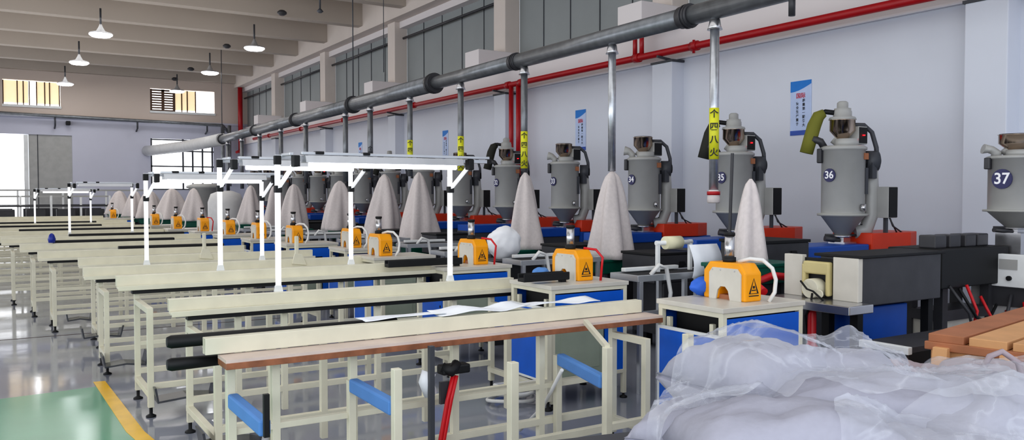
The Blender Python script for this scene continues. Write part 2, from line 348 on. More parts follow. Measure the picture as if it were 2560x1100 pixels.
for i, ((px, py), l) in enumerate((((705, 28), 'large nearest'), ((567, 112), 'middle'), ((477, 170), 'third'), ((437, 195), 'farthest'))):
    p = atz(px, py, 5.88); s = MB(); s.lathe([(.05, -.1), (.11, -.06), (.11, -.02), (.06, .02)], p, 14)
    tag(s.build('ceiling_sensor', 'dark'), 'small dark round sensor under a ceiling beam, %s of the four' % l, 'sensor', 'ceiling sensors')
p = aty(800, 25, 16.5); s = MB(); s.tube([p, (p.x, p.y, ZC)], .02, 8); s.lathe([(.03, -.06), (.07, -.03), (.03, .02)], p, 12)
tag(s.build('hanging_hook', 'dgrey'), 'empty lamp rod hanging from the ceiling at the top of the picture', 'rod')
p = aty(170, 308, 33.3); tag(MB().box((p.x-.07, p.y-.15, p.z-.07), (p.x+.07, p.y+.1, p.z+.07)).build('wall_camera', 'black', bevel=.02), 'small black device on the far wall below the grey pipe', 'camera')

# ---------------------------------------------------------------- posters
for i, (y0, y1, z0, z1, l) in enumerate(((6.66, 6.97, 2.33, 3.0, 'nearest poster, left of dryer 36'), (11.2, 11.49, 2.34, 3.03, 'poster right of dryer 33'),
        (16.18, 16.44, 2.36, 3.0, 'third poster, beyond the paired red risers'), (21.17, 21.43, 2.36, 3.0, 'farthest small poster'))):
    t = thing('wall_poster', 'blue and white vertical poster on the right wall, '+l, 'poster', (XW-.003, (y0+y1)/2, z0), 0, 'blue wall posters')
    W = y1-y0; h = z1-z0
    MB().box((-.004, -W/2, 0), (0, W/2, h)).build('sheet', 'poster', t)
    pts = [(W/2, h), (-W/2, h), (-W/2, h*.93)]+[(-W/2+W*u, h*(.93-.13*math.sin(u*1.57))) for u in (.15, .35, .6, .8, 1)]
    MB().prism(pts, 'x', -.0065, -.004).build('header', 'pblue', t)
    MB().box((-.0065, -W/2, 0), (-.004, W/2, h*.085)).build('footer', 'pfoot', t)
    text('国际', .07, 'red_heading', 'pred', t, FACE_X((-.006, 0, h*.72)), .0005)
    for cx, n, top, s_ in ((-.045, 7, .63, '质量第一服务大'), (.05, 6, .58, '安全生产重于')):
        for j, ch in enumerate(s_[:n]):
            text(ch, .042, 'poster_character', 'ink', t, FACE_X((-.006, cx, h*(top-.075*j))), .0005)

# ---------------------------------------------------------------- hopper dryers
def make_hopper(kind):
    t = thing('hopper_dryer', '', 'hopper', group='numbered hopper dryers along the right wall')
    MB().lathe([(.198, .36), (.2, .365), (.2, .97), (.215, .975), (.215, 1.0), (.19, 1.015)], seg=32).build('barrel', 'hop', t)
    MB().lathe([(.06, .14), (.2, .335), (.235, .34), (.235, .362), (.2, .365)], seg=32).build('cone', 'cone', t)
    m = MB(); m.box((-.05, -.05, .07), (.05, .05, .13)); m.box((-.09, -.09, .07), (.09, .09, .085)); m.lathe([(.085, .13), (.085, .15)]); m.build('throat', 'steel', t)
    m = MB(); m.tube([(-.16, .08, .12), (-.03, .0, .1)], .03, 10); m.tube([(-.13, .1, .15), (.13, -.1, .15)], .012, 8); m.build('slide_gate', 'dark', t)
    m = MB(); m.tube([(-.02, -.05, 1.0), (-.02, -.05, 1.08)], .11, 16); m.tube([(.03, .0, 1.02), (-.03, .08, 1.1)], .06, 12); m.build('lid_housing', 'hop', t)
    # loader cup
    MB().lathe([(.03, 1.05), (.05, 1.08), (.118, 1.16), (.118, 1.26), (.128, 1.265)], (-.02, 0, 0)).build('loader_cup', 'chrome', t)
    if kind != 'plain':
        MB().lathe([(.128, 1.265), (.12, 1.29), (.085, 1.30), (.085, 1.345), (.078, 1.355), (.078, 1.375), (.052, 1.38), (.052, 1.43), (.035, 1.445)], (-.02, 0, 0)).build('loader_motor', 'hop', t)
        MB().tube([(-.06, .02, 1.33), (-.12, .12, 1.35), (-.15, .16, 1.33)], .025, 10).build('outlet_hose', 'black', t)
        pts = [(-.12, .13, 1.34), (-.155, .17, 1.31), (-.18, .2, 1.22), (-.2, .225, 1.1), (-.225, .255, .95)]
        MB().tube(pts, [.04, .06, .066, .066, .064], 14).build('filter_sock', 'olive' if kind == 'olive' else 'dsock', t)
        MB().tube([(-.13, .12, 1.0), (-.16, .14, 1.06), (-.22, .19, 1.09)], .035, 10).build('lid_elbow', 'dark', t)
    else:
        MB().tube([(-.11, .1, 1.0), (-.11, .1, 1.05), (-.14, .13, 1.09), (-.18, .17, 1.1)], [.04, .04, .045, .06], 12).build('lid_elbow', 'hop', t)
        MB().lathe([(.118, 1.266), (.11, 1.275)], (-.02, 0, 0)).build('cup_cover', 'dark', t)
    lb = MB().box((.05, -.13, 1.03), (.18, .05, 1.2)).build('loader_box', 'hop', t, .005)
    MB().box((.056, -.136, 1.04), (.174, -.13, 1.19)).build('box_face', 'black', lb)
    if kind != 'plain': MB().lathe([(.012, 0), (.012, .01)], (.11, -.145, 1.11), 10).build('indicator', 'rled', lb)
    MB().tube([(.08, -.03, 1.22), (.2, -.08, 1.22), (.27, -.12, 1.15), (.3, -.15, 1.0), (.3, -.16, .86)], .022, 10).build('suction_hose', 'dgrey', t)
    m = MB(); m.tube([(.2, -.09, .87), (.3, -.16, .87)], .1, 20); m.box((.17, -.2, .7), (.24, -.05, .85)); bl = m.build('blower', 'dgrey', t)
    MB().tube([(.3, -.16, .87), (.315, -.17, .87)], .055, 16).build('blower_intake', 'black', bl)
    MB().tube([(.25, -.12, .8), (.27, -.12, .6), (.27, -.12, .35), (.22, -.1, .2), (.12, -.04, .18)], .07, 14).build('air_duct', 'hop', t)
    MB().tube([(.2, -.09, .2), (.16, -.1, .21)], .05, 14).build('heater_port', 'dark', t)
    cb = MB().box((.28, -.3, .32), (.42, -.16, .62)).build('control_box', 'hop', t, .004)
    MB().box((.285, -.306, .325), (.415, -.3, .615)).build('box_door', 'black', cb)
    MB().bar((.33, -.24, .32), (.33, -.24, 0.165), .03).build('stand_post', 'dgrey', t)
    m = MB(); m.tube([(.38, -.25, .32), (.4, -.27, .24), (.6, -.24, .17)], .008, 6); m.tube([(.36, -.26, .32), (.44, -.25, .24), (.5, -.25, .17)], .008, 6); m.build('power_cable', 'dark', t)
    m = MB(); m.box((-.207, .1, .85), (-.15, .15, .99)); m.build('lid_latch', 'dark', t, .01)
    g = frame((.59, -.81, 0), (0, 0, 1), (0, 0, 0))
    m = MB(); m.box((.08, -.19, .55), (.12, -.17, .8)); m.build('sight_glass', 'dgrey', t)
    m = MB(); m.box((.04, -.206, .88), (.1, -.17, .94)); m.build('name_plate', 'dcard', t)
    m = MB(); m.tube([(0, -.2, .42), (.02, -.24, .42)], .035, 12); m.build('inspection_port', 'steel', t)
    return t
hop = {k: make_hopper(k) for k in ('plain', 'olive', 'dark')}
used = {k: False for k in hop}
HP = [(3.62, 'plain', '37'), (5.11, 'olive', '36'), (6.5, 'dark', '35'), (8.01, 'plain', '34'), (9.72, 'plain', '33'), (11.3, 'dark', '32'), (12.85, 'plain', '31'), (14.35, 'plain', '30'), (15.9, 'dark', '29'),
      (17.4, 'plain', '28'), (18.9, 'plain', '27'), (20.4, 'dark', '26'), (21.9, 'plain', '25'), (23.4, 'plain', '24'), (24.9, 'plain', '23'), (26.4, 'plain', '22')]
NB = ['with olive filter sock', 'with dark filter sock', 'with open metal cup']
badged = []
for i, (y, kd, num) in enumerate(HP):
    sock = {'plain': 'without a filter sock', 'olive': 'with an olive green filter sock', 'dark': 'with a dark filter sock'}[kd]
    if i < 6: lab = 'grey hopper dryer with round navy badge numbered %s, %s' % (num, sock)
    else: lab = 'grey hopper dryer %s, %s from the front along the right wall' % (sock, ordn(i))
    loc = (7.0, y, 1.05)
    o = place(hop[kd], used[kd], loc, 0, lab); used[kd] = True
    if i == 0: o.location = (7.12, 3.57, 1.225); o.scale = (1, 1, .68)
    badged.append((i, num, o))
for i, num, o in badged:
    if i < 7:
        bd = MB(); bd.tube([(-.212, .0, .73), (-.2, .0, .73)], .08 if i == 0 else .064, 28); bo = bd.build('number_badge', 'navy', o)
        text(num, .125 if i == 0 else .1, 'badge_number', 'letter', bo, FACE_X((-.213, .0, .73)), .001)
        if i == 0: bo.scale.z = 1/.68; bo.location.z = .73*(1-1/.68)

# ---------------------------------------------------------------- extruders
def make_extruder(zh):
    t = thing('extruder', '', 'machine', group='blue extruders along the right wall')
    m = MB(); m.box((-1.25, -.24, .16), (.9, .24, .7)); m.build('base_cabinet', 'dark', t, .01)
    each('machine_foot', 'black', t, [((x-.04, y-.04, 0), (x+.04, y+.04, .16)) for x in (-1.1, -.2, .8) for y in (-.18, .18)])
    h_ = MB().box((-1.39, -.25, .7), (-.8, .25, zh)).build('die_housing', 'dark', t, .012)
    MB().box((-1.4, -.26, zh), (-.79, .26, zh+.025)).build('housing_lid', 'black', h_, .004)
    MB().prism([(-1.06, zh-.14), (-.97, zh-.11), (-.99, zh-.07), (-1.05, zh-.07)], 'y', -.27, -.25).build('latch', 'black', h_)
    MB().box((-.8, -.2, .7), (.2, .2, 1.03)).build('barrel_cover', 'dgrey', t, .012)
    MB().box((-.78, -.22, 1.0), (.12, .22, 1.12)).build('blue_cover', 'dblue', t, .012)
    MB().box((.12, -.24, .7), (.95, .24, 1.06)).build('gearbox', 'dblue', t, .01)
    MB().prism([(.13, -.24), (.66, -.3), (.92, -.2), (.92, .2), (.13, .2)], 'z', 1.06, 1.225).build('red_motor_cover', 'redbox', t, .008)
    return t
exs = [make_extruder(1.17), make_extruder(.98)]; eu = [False, False]
EXR = HP[1:]
for i, (y, kd, num) in enumerate(EXR):
    v = 0 if i == 0 else 1
    o = place(exs[v], eu[v], (6.99, y, 0), 0, ('dark grey extruder with blue cover and red motor box under dryer '+num) if i < 5 else 'extruder with red motor box under the %s grey dryer' % ordn(i+1)); eu[v] = True

# row A machine : stainless box, die head, dark housing, white column
t = thing('die_machine', 'stainless steel box machine with open yellowed die head and red hose at right', 'machine', (5.0, 3.5, 0))
MB().box((.02, .0, .83), (.95, .34, 1.16)).build('side_cover', 'dark', t, .006)
MB().prism([(-.03, -.02), (.98, -.02), (.98, .36), (-.03, .36)], 'z', 1.16, 1.18).build('lid', 'black', t, .004)
each('front_plate', 'plate', t, [((-.03, .0, .86), (.02, .2, 1.16)), ((-.03, .46, .86), (.02, .62, 1.16))], .005)
MB().box((.0, .2, .88), (.03, .47, 1.14)).build('die_cavity', 'black', t)
m = MB(); m.box((-.05, .22, 1.03), (.0, .44, 1.12)); m.box((-.05, .22, .88), (.0, .25, 1.1)); m.box((-.05, .42, .88), (.0, .45, 1.1)); m.build('die_head', 'yg', t, .012)
m = MB(); m.tube([(-.1, .34, .93), (.04, .34, .93)], .07, 18); m.tube([(-.11, .25, .9), (-.1, .25, .9)], .03, 12); m.build('die_ring', 'cream', t, .005)
m = MB(); m.tube([(-.12, .4, .98), (-.14, .33, .93), (-.15, .27, .92), (-.13, .2, .86)], .007, 8); m.tube([(-.12, .3, .9), (-.16, .28, .84), (-.15, .33, .74), (-.1, .35, .6)], .008, 8); m.build('die_cable', 'black', t)
m = MB(); m.prism([(-.26, -.1), (.0, -.1), (.0, .62), (-.26, .62)], 'z', .8, .86); m.build('drip_shelf', 'steel', t, .006)
MB().tube([(-.2, .66, .88), (-.15, .8, .93), (.1, .84, .97), (.25, .75, .95)], .03, 10).build('red_hose', 'redst', t)
each('stand_leg', 'black', t, [((x, y, 0), (x+.06, y+.06, .83)) for x, y in ((.04, .05), (.88, .05), (.04, .28), (.88, .28))])
m = MB(); m.box((.15, .1, .3), (.7, .4, .8)); m.build('lower_motor', 'dblue', t, .01)
MB().lathe([(.05, .35), (.06, .5), (.03, .55), (.03, .76), (.02, .8)], (-.12, .3, 0)).build('red_column', 'redst', t)
t = thing('extruder', 'black extruder housing right of the stainless box machine with small black boxes on top', 'machine', (6.05, 3.55, 0))
MB().box((0, 0, .88), (.95, .45, 1.18)).build('housing', 'black', t, .01);
each('stand_leg', 'dark', t, [((x, y, 0), (x+.07, y+.07, .88)) for x, y in ((.1, .05), (.1, .3), (.75, .05), (.75, .3))])
MB().box((.12, .08, .25), (.8, .4, .62)).build('lower_case', 'plate', t, .01)
m = MB(); m.box((.1, .05, .62), (.75, .3, .7)); m.build('switch_row', 'dark', t)
for i, x in enumerate((.08, .28, .5, .68)):
    m = MB(); m.box((x, .1, 1.18), (x+.15, .24, 1.28)); m.build('terminal_box', 'dark', t, .01)
for pts, mt in (([(.3, -.02, .9), (.35, -.08, .7), (.3, -.06, .5), (.4, -.05, .35)], 'redst'), ([(.2, -.02, .88), (.3, -.1, .66), (.5, -.08, .6), (.7, -.04, .72)], 'black'), ([(.5, -.02, .8), (.55, -.1, .6), (.75, -.1, .58), (.85, -.04, .66)], 'redst'), ([(.1, 0, .9), (.2, -.1, .7), (.45, -.05, .3)], 'dark')):
    MB().tube(pts, .012, 8).build('loose_hose', mt, t)
t = thing('machine_column', 'white upright machine column with small control box under dryer 37 at right edge', 'machine', (6.9, 3.3, 0))
MB().box((0, 0, 0), (.5, .5, 1.08)).build('column', 'column', t, .01)
cb = MB().box((-.06, .02, .86), (.0, .3, 1.12)).build('control_box', 'white', t, .006); MB().box((-.065, .1, 1.0), (-.06, .24, 1.08)).build('display', 'hop', cb)
MB().tube([(-.08, .16, .93), (-.06, .16, .93)], .02, 10).build('knob', 'black', cb)
MB().box((-.03, -.01, .7), (.0, .32, .86)).build('dark_recess', 'dark', t)
for pts, mt in (([(-.05, .15, .8), (-.12, .15, .6), (-.08, .1, .4), (-.02, .1, .2)], 'dark'), ([(-.05, .05, .75), (-.1, 0, .55), (-.05, .02, .35)], 'redst')): MB().tube(pts, .014, 8).build('loose_hose', mt, t)
MB().box((.12, .17, 1.08), (.32, .37, 1.28)).build('dryer_base', 'steel', t)
# low dark bench with white rail in front of row A machine
t = thing('low_bench', 'low dark steel bench with white front rail below the stainless box machine', 'bench', (4.72, 2.98, 0))
MB().box((0, 0, .62), (1.3, .3, .66)).build('bench_top', 'dark', t, .004); MB().box((-.02, -.02, .62), (.02, .32, .665)).build('front_rail', 'white', t, .004)
m = MB(); m.box((.02, 0, .35), (1.2, .28, .62)); m.build('bench_box', 'black', t)
for x in (.0, 1.2):
    for y in (0, .24): MB().box((x, y, 0), (x+.05, y+.05, .62)).build('leg', 'dark', t)

# ---------------------------------------------------------------- cutter cabinets
def make_cabinet(kind):
    t = thing('cutter_cabinet', '', 'cabinet', group='blue cutter cabinets')
    X, Y, Z = .72, .56, .92; s = .035
    m = MB()
    for x in (0, X-s):
        for y in (0, Y-s): m.box((x, y, .04), (x+s, y+s, Z-.03))
    for z in (.2, Z-.06):
        m.box((0, 0, z), (X, s, z+.03)); m.box((0, Y-s, z), (X, Y, z+.03)); m.box((0, 0, z), (s, Y, z+.03)); m.box((X-s, 0, z), (X, Y, z+.03))
    m.build('frame', 'cream', t, .003)
    MB().box((-.01, -.01, Z-.03), (X+.01, Y+.01, Z)).build('top', 'plate', t, .003)
    d = MB().box((-.012, .03, .2), (0.002, Y-.02, .74)).build('door', 'blue', t, .003)
    m = MB(); m.box((-.016, .02, .735), (.0, Y-.01, .755)); m.box((-.016, Y-.025, .2), (.0, Y-.01, .755)); m.box((-.016, .02, .19), (0, Y-.01, .205)); m.build('door_trim', 'white', d)
    MB().box((-.018, .05, .55), (-.012, .062, .57)).build('keyhole', 'black', d)
    each('hinge_post', 'cream', t, [((0.02, Y*.85, .745), (.05, Y*.85+.03, .81)), ((.02, .1, .745), (.05, .13, .81))], .004)
    if kind == 'blue': MB().box((s, .004, .23), (X-s, .014, Z-.07)).build('side_panel', 'blue', t, .002)
    else:
        MB().box((s, .004, .73), (X-s, .014, Z-.07)).build('upper_side_panel', 'blue', t, .002)
        MB().box((X*.7, .004, .23), (X-s, .014, .73)).build('narrow_side_panel', 'blue', t, .002)
        sp = MB().box((s, .0, .23), (X*.68, .014, .7)).build('electric_door', 'sage', t, .004); MB().box((s+.05, -.004, .28), (X*.62, .0, .65)).build('door_inset', 'sage', sp, .003)
    each('back_panel', 'dblue', t, [((X-.012, s, .2), (X-.004, Y-s, Z-.06)), ((s, Y-.012, .2), (X-s, Y-.004, Z-.06)), ((s, s, .22), (X-s, Y-s, .24))])
    m = MB(); m.box((.1, .05, .5), (.6, .5, .86)); m.build('inner_motor', 'black', t, .01)
    for x in (s/2, X-s/2):
        for y in (s/2, Y-s/2): MB().lathe([(.03, 0), (.03, .012), (.01, .02), (.01, .045)], (x, y, 0), 10).build('levelling_foot', 'black', t)
    return t
cabp = {k: make_cabinet(k) for k in ('blue', 'sage')}; cu_ = {'blue': False, 'sage': False}
# ---------------------------------------------------------------- yellow cutters
def make_cutter(hose, cyl):
    t = thing('straw_cutter', '', 'machine', group='yellow cutters on the cabinets')
    W, D, Hh = .36, .16, .24
    arch = [(.12, 0), (.135, .06), (.16, .085), (.2, .085), (.225, .06), (.24, 0)]
    prof = [(0, 0)]+arch+[(W, 0), (W, Hh-.06), (W-.05, Hh), (.05, Hh), (0, Hh-.06)]
    MB().prism(prof, 'x', .012, D).build('cover', 'orange', t, .01)
    ip = [(.03, 0)]+arch+[(W-.06, 0), (W-.06, Hh-.07), (W-.09, Hh-.035), (.06, Hh-.035), (.03, Hh-.07)]
    fpz = MB().prism(ip, 'x', .0, .013).build('front_plate', 'plate', t, .002)
    for y in (.08, .2, .27): MB().tube([(-.003, y, Hh-.05), (0, y, Hh-.05)], .005, 8).build('screw', 'steel', fpz)
    MB().box((.03, .12, .0), (D-.03, .24, .03)).build('blade_bed', 'dcard', t)
    w = MB(); x0 = .045; z0 = .05
    tri = lambda s: [(.088-.045*s, z0+.012*(1-s)), (.088+.045*s, z0+.012*(1-s)), (.088, z0+.1-.018*(1-s))]
    a = tri(1); b_ = tri(.66)
    w._add([(p[0], -.0015, p[1]) for p in a]+[(p[0], -.0015, p[1]) for p in b_], [(0, 1, 4, 3), (1, 2, 5, 4), (2, 0, 3, 5)])
    w.box((.045, -.002, .035), (.132, .0, .04)); w.box((.07, -.002, z0+.02), (.106, 0, z0+.026)); w.box((.08, -.002, z0+.035), (.096, 0, z0+.05)); w.build('warning_symbol', 'ink', t)
    if cyl:
        c = MB().tube([(.08, W*.55, Hh), (.08, W*.55, Hh+.17)], .032, 20).build('air_cylinder', 'steel', t)
        MB().tube([(.08, W*.55, Hh-.005), (.08, W*.55, Hh+.03)], .042, 16).build('cylinder_base', 'black', c); MB().tube([(.08, W*.55, Hh+.17), (.08, W*.55, Hh+.19)], .036, 18).build('cylinder_cap', 'black', c)
    if hose == 'white':
        MB().tube([(.1, .14, Hh+.005), (.13, .07, Hh+.025), (.17, .0, Hh+.02), (.2, -.05, Hh-.03), (.21, -.07, .14), (.2, -.07, .06), (.17, -.05, .0)], .013, 12).build('hose', 'cable', t)
    else:
        MB().tube([(.14, .1, Hh+.01), (.2, .02, Hh), (.22, -.04, Hh-.06), (.2, -.04, .0)], .01, 10).build('hose', 'redst', t)
    return t
cutp = {('white', True): make_cutter('white', True), ('red', True): make_cutter('red', True)}
cused = {k: False for k in cutp}
CUT = [(3.97, 3.6, 'white'), (3.84, 5.17, 'red'), (3.9, 6.9, 'red'), (3.56, 8.4, 'white'), (3.8, 9.9, 'white'), (3.5, 11.3, 'white')]
for px, py in ((640, 595), (565, 585), (502, 577), (436, 571), (382, 562), (278, 545)):
    p = atz(px, py, .92); CUT.append((p.x-.05, p.y-.2, 'white' if px != 502 else 'red'))
CABS = []
for i, (cx, cy, hs) in enumerate(CUT):
    where = ('on the blue cabinet behind the white sacks', 'on the cabinet right of the paper sheets', 'beside the bundled white cloth')[i] if i < 3 else '%s from the front in the row, with %s hose' % (ordn(i), hs)
    place(cutp[(hs, True)], cused[(hs, True)], (cx, cy, .92), 0, 'yellow cutter, %s' % where); cused[(hs, True)] = True
    kd = 'blue' if i == 0 else 'sage'
    cpos = (3.66, 3.48, 0) if i == 0 else (3.48, 5.0, 0) if i == 1 else (cx-.4, cy-.15, 0) if i == 2 else (cx-.12, cy-.15, 0)
    CABS.append(cpos)
    place(cabp[kd], cu_[kd], cpos, 0, 'blue panelled cabinet with cream frame under the %s yellow cutter%s' % (ordn(i), '' if i else ', behind the sacks')); cu_[kd] = True

# black chutes lying on cabinets
for i, (a, b_, l) in enumerate((((1302, 695), (1432, 690), 'in front of the second yellow cutter'), ((966, 660), (1178, 655), 'in front of the third yellow cutter'))):
    z = .97; p = atz(a[0], a[1], z); q = p+Vector((1, 0, 0))*((atz(b_[0], b_[1], z)-p).x)
    t = MB(); t.box((p.x, p.y-.04, z-.03), (q.x, p.y+.04, z+.0)); t.box((p.x, p.y-.045, z-.03), (q.x, p.y-.035, z+.03)); t.box((p.x, p.y+.035, z-.03), (q.x, p.y+.045, z+.03))
    t.box((q.x-.06, p.y-.03, .92), (q.x-.02, p.y+.03, z))
    tag(t.build('discharge_chute', 'black', bevel=.008), 'long flat black chute lying '+l, 'chute', 'black chutes')

# ---------------------------------------------------------------- packing tables
def table(k, x0, x1, y, zt, lab, dy=.7, legs=None, plank=False, tray=True, detail=True):
    t = thing('packing_table', lab, 'table', (x0, y, 0), 0, 'long cream packing tables')
    L = x1-x0; s = .04
    r = MB(); r.box((0, -.012, zt-.08), (L, .008, zt)); r.box((0, -.11, zt-.095), (L, .0, zt-.08)) if not plank else None; r.box((0, -.118, zt-.105), (L, -.11, zt-.07)) if not plank else None
    r.box((0, -.012, zt-.006), (L, .05, zt)); r.box((0, .03, zt-.08), (L, .05, zt))
    r.build('rail', 'cream', t, .003)
    if not plank: MB().box((.1, -.1, zt-.135), (L-.05, -.02, zt-.107)).build('under_strip', 'black', t)
    xs_ = legs or [.12, L*.36, L*.66, L-.15]
    yb, yf = .0, -dy
    for x in xs_:
        MB().box((x, yb-s/2-.03, .07), (x+s, yb+s/2-.03, zt-.095)).build('leg', 'cream', t, .002)
        if (x == xs_[0] or x == xs_[-1] or detail) and not (plank and x < 2):
            MB().box((x, yf-s/2, .07), (x+s, yf+s/2, zt-.18)).build('leg', 'cream', t, .002)
    m = MB()
    m.box((xs_[0], yb-s/2-.03, .2), (xs_[-1], yb+s/2-.03, .24)); m.box((xs_[0], yb-s/2-.03, .42), (xs_[-1], yb+s/2-.03, .45))
    m.box((xs_[0], yf-s/2, .2), (xs_[-1], yf+s/2, .24))
    for x in (xs_[0], xs_[-1]): m.box((x, yf, .14), (x+s, yb, .18))
    m.build('stretcher', 'cream', t, .002)
    each('cross_bar', 'cream', t, [((x, yf-s/2, zt-.22), (x+s, yb-.02, zt-.18)) for x in ((xs_[0], xs_[-1]) if not plank else (xs_[-1],))], .002)
    for x in (xs_[0], xs_[-1]):
        for yy in (yb-.03, yf):
            MB().lathe([(.035, 0), (.035, .01), (.012, .022), (.012, .075)], (x+s/2, yy, 0), 10).build('levelling_foot', 'black', t)
    if k in (5, 6, 7, 9, 10, 12): MB().box((.9 if k % 2 else .4, .06, zt-.04), (L-.25 if k % 2 else L*.75, .16, zt+.035)).build('black_channel', 'black', t, .01)
    if plank:
        MB().box((.06, -.17, zt-.10), (L+.04, .0, zt-.085)).build('plank_top', 'woodtop', t); MB().box((.06, -.172, zt-.13), (L+.04, -.0, zt-.1)).build('plank', 'wood', t, .002)
    return t
T = []
T.append(table(0, .86, 3.62, 4.17, .9, 'nearest packing table with a brown wooden plank along its front', dy=.35, plank=True, legs=[.09, .31, .72, 1.33, 1.92, 2.48]))
T.append(table(1, .98, 3.68, 5.85, .9, 'second packing table, its cream rail right behind the plank table', dy=.85, legs=[.1, .42, .74, 1.45, 2.1, 2.45]))
T.append(table(2, .80, 3.5, 7.03, .965, 'third packing table from the front, a little higher than the second', dy=.65))
T.append(table(3, .70, 3.6, 8.6, .915, 'fourth packing table from the front', dy=.5))
T.append(table(4, .78, 3.4, 10.15, .9, 'fifth packing table from the front', dy=.6, detail=False))
yy = 11.5; x0s = [.45, .3, .1, -.2, -.5, -.9, -.6, -.4, -.9, -1.3, -1.0, -.8]
for i in range(12):
    T.append(table(5+i, x0s[i], 2.9+.05*math.sin(i), yy+1.5*i, .9+.02*(i % 3), '%s packing table from the front, far down the hall' % ordn(5+i), dy=.6, detail=i < 4))
TY = [4.17, 5.85, 7.03, 8.6, 10.15]+[yy+1.5*i for i in range(12)]
# plank table extras : blue padded supports with short front posts
for i, (xa, ya, xb, yb_) in enumerate(((.97, 4.12, .97, 3.5), (1.585, 4.12, 1.575, 3.52), (2.9, 4.1, 2.74, 3.42))):
    t = thing('footrest_stand', 'pale blue padded arm on cream posts under the plank table, %s' % ('leftmost', 'middle', 'rightmost')[i], 'stand', (xa, ya, 0), 0, 'blue padded arms')
    vx = xb-xa; vy = yb_-ya
    MB().bar((0, -.03, .6), (vx, vy+.03, .6), .05, .07).build('blue_pad', 'lblue', t, .01)
    if i: MB().box((vx-.02, vy-.02, .0), (vx+.02, vy+.02, .79)).build('post', 'cream', t, .003)
    MB().box((-.02, -.02, 0), (.02, .02, .62)).build('post', 'cream', t, .003)
    if i == 0: MB().box((vx-.022, vy-.04, .58), (vx+.0, vy-.02, .76)).build('black_upright', 'black', t)
    if i == 2: MB().bar((vx, vy, .79), (.12, -.12, .83), .025).build('diagonal_brace', 'cream', t)
for i, (px, py, y, zt, l) in enumerate(((1282, 905, 3.4, .79, 'standing right of the red strap'), (1720, 835, 3.3, .74, 'in front of the blue door behind the sacks'))):
    p = aty(px, py, y); tag(MB().box((p.x-.022, y-.022, 0), (p.x+.022, y+.022, p.z)).build('floor_post', 'cream', bevel=.003), 'short cream square post '+l, 'post')
p = aty(1078, 900, 3.95); tag(MB().box((p.x-.014, p.y-.014, 0), (p.x+.014, p.y+.014, .79)).build('grey_post', 'dgrey', bevel=.002), 'thin dark grey post left of the red strap under the plank table', 'post')
# black rubber bars at left end of plank table
for i, (z, l, xe) in enumerate(((.885, 'upper', 1.9), (.775, 'lower', 1.0))):
    m = MB(); m.tube([(.70, 4.25, z), (.72, 4.25, z), (xe, 4.25, z)], [.024, .032, .026], 14)
    tag(m.build('black_bar', 'black'), 'black rubber bar sticking out at the left end of the plank table, %s one' % l, 'bar')
# paper sheets on plank table
def sheet(name, cx, cy, z, W, L, rz, amp, m, seed):
    bm = MB(); n = 14; g = []
    for i in range(n+1):
        row = []
        for j in range(n+1):
            u = (i/n-.5)*L; v = (j/n-.5)*W
            h = amp*(noise.noise(Vector((u*5+seed, v*5, 0)))+.6)
            X = cx+u*math.cos(rz)-v*math.sin(rz); Y = cy+u*math.sin(rz)+v*math.cos(rz)
            row.append(bm.bm.verts.new((X, Y, z+max(0, h))))
        g.append(row)
    for i in range(n):
        for j in range(n): bm.bm.faces.new((g[i][j], g[i+1][j], g[i+1][j+1], g[i][j+1]))
    o = bm.build(name, m, smooth=True); md = o.modifiers.new('s', 'SOLIDIFY'); md.thickness = .004; md.offset = 1
    return o
tag(sheet('paper_sheet', 2.45, 4.27, .902, .2, .6, .03, .03, 'paper', 1), 'crumpled white paper sheets lying on the plank table rail, left pile', 'paper')
tag(sheet('paper_sheet', 3.0, 4.28, .902, .16, .62, .02, .018, 'paper', 4), 'flat white paper sheets on the plank table rail, right pile', 'paper')
tag(sheet('paper_sheet', 1.95, 4.28, .902, .14, .5, .02, .012, 'paper', 9), 'thin white sheet at the middle of the plank table rail', 'paper')
# red strap, clamp
p = aty(1130, 925, 3.98)
t = thing('red_strap_clamp', 'black clamp with glossy red strap hanging under the plank table', 'strap', p)
MB().box((-.07, -.03, -.02), (.1, .05, .03)).build('clamp', 'black', t, .01); MB().tube([(-.06, 0, .02), (-.02, -.03, .0), (.03, 0, .03)], .03, 10).build('clamp_knob', 'black', t)
MB().tube([(-.13, .02, .0), (-.15, .02, -.05), (-.12, .02, -.12)], .04, 10).build('white_wrap', 'wcloth', t)
MB().box((-.07, -.0, -.18), (.0, .02, -.06)).build('dark_flap', 'dark', t)
m = MB()
for dx_ in (0, .022):
    m.tube([(0+dx_, -.01, -.03), (-.04+dx_, -.02, -.16), (-.09+dx_, -.02, -.4), (-.13+dx_, -.0, -p.z+.02)], .012, 8)
m.build('red_strap', 'redst', t)
# coiled white cable on floor
pts = []
c0 = onp = atz(1285, 995, .03)
for i in range(110):
    a = i*.24; r = .14+.035*math.sin(i*.11)
    pts.append((c0.x+r*1.25*math.cos(a), c0.y+r*math.sin(a), .02+.0012*i+.01*math.sin(i*.5)))
tag(MB().tube(pts, .014, 8).build('cable_coil', 'cable'), 'coil of thick white cable on the grey floor before the second cabinet', 'cable')
a = aty(1405, 925, 3.9); b2 = atz(1300, 1075, .02); mid = (a+b2)/2
tag(MB().tube([a, (mid.x+.03, mid.y, mid.z-.03), b2], .011, 8).build('white_cable', 'cable'), 'single white cable slanting from the blue pad down to the floor', 'cable')
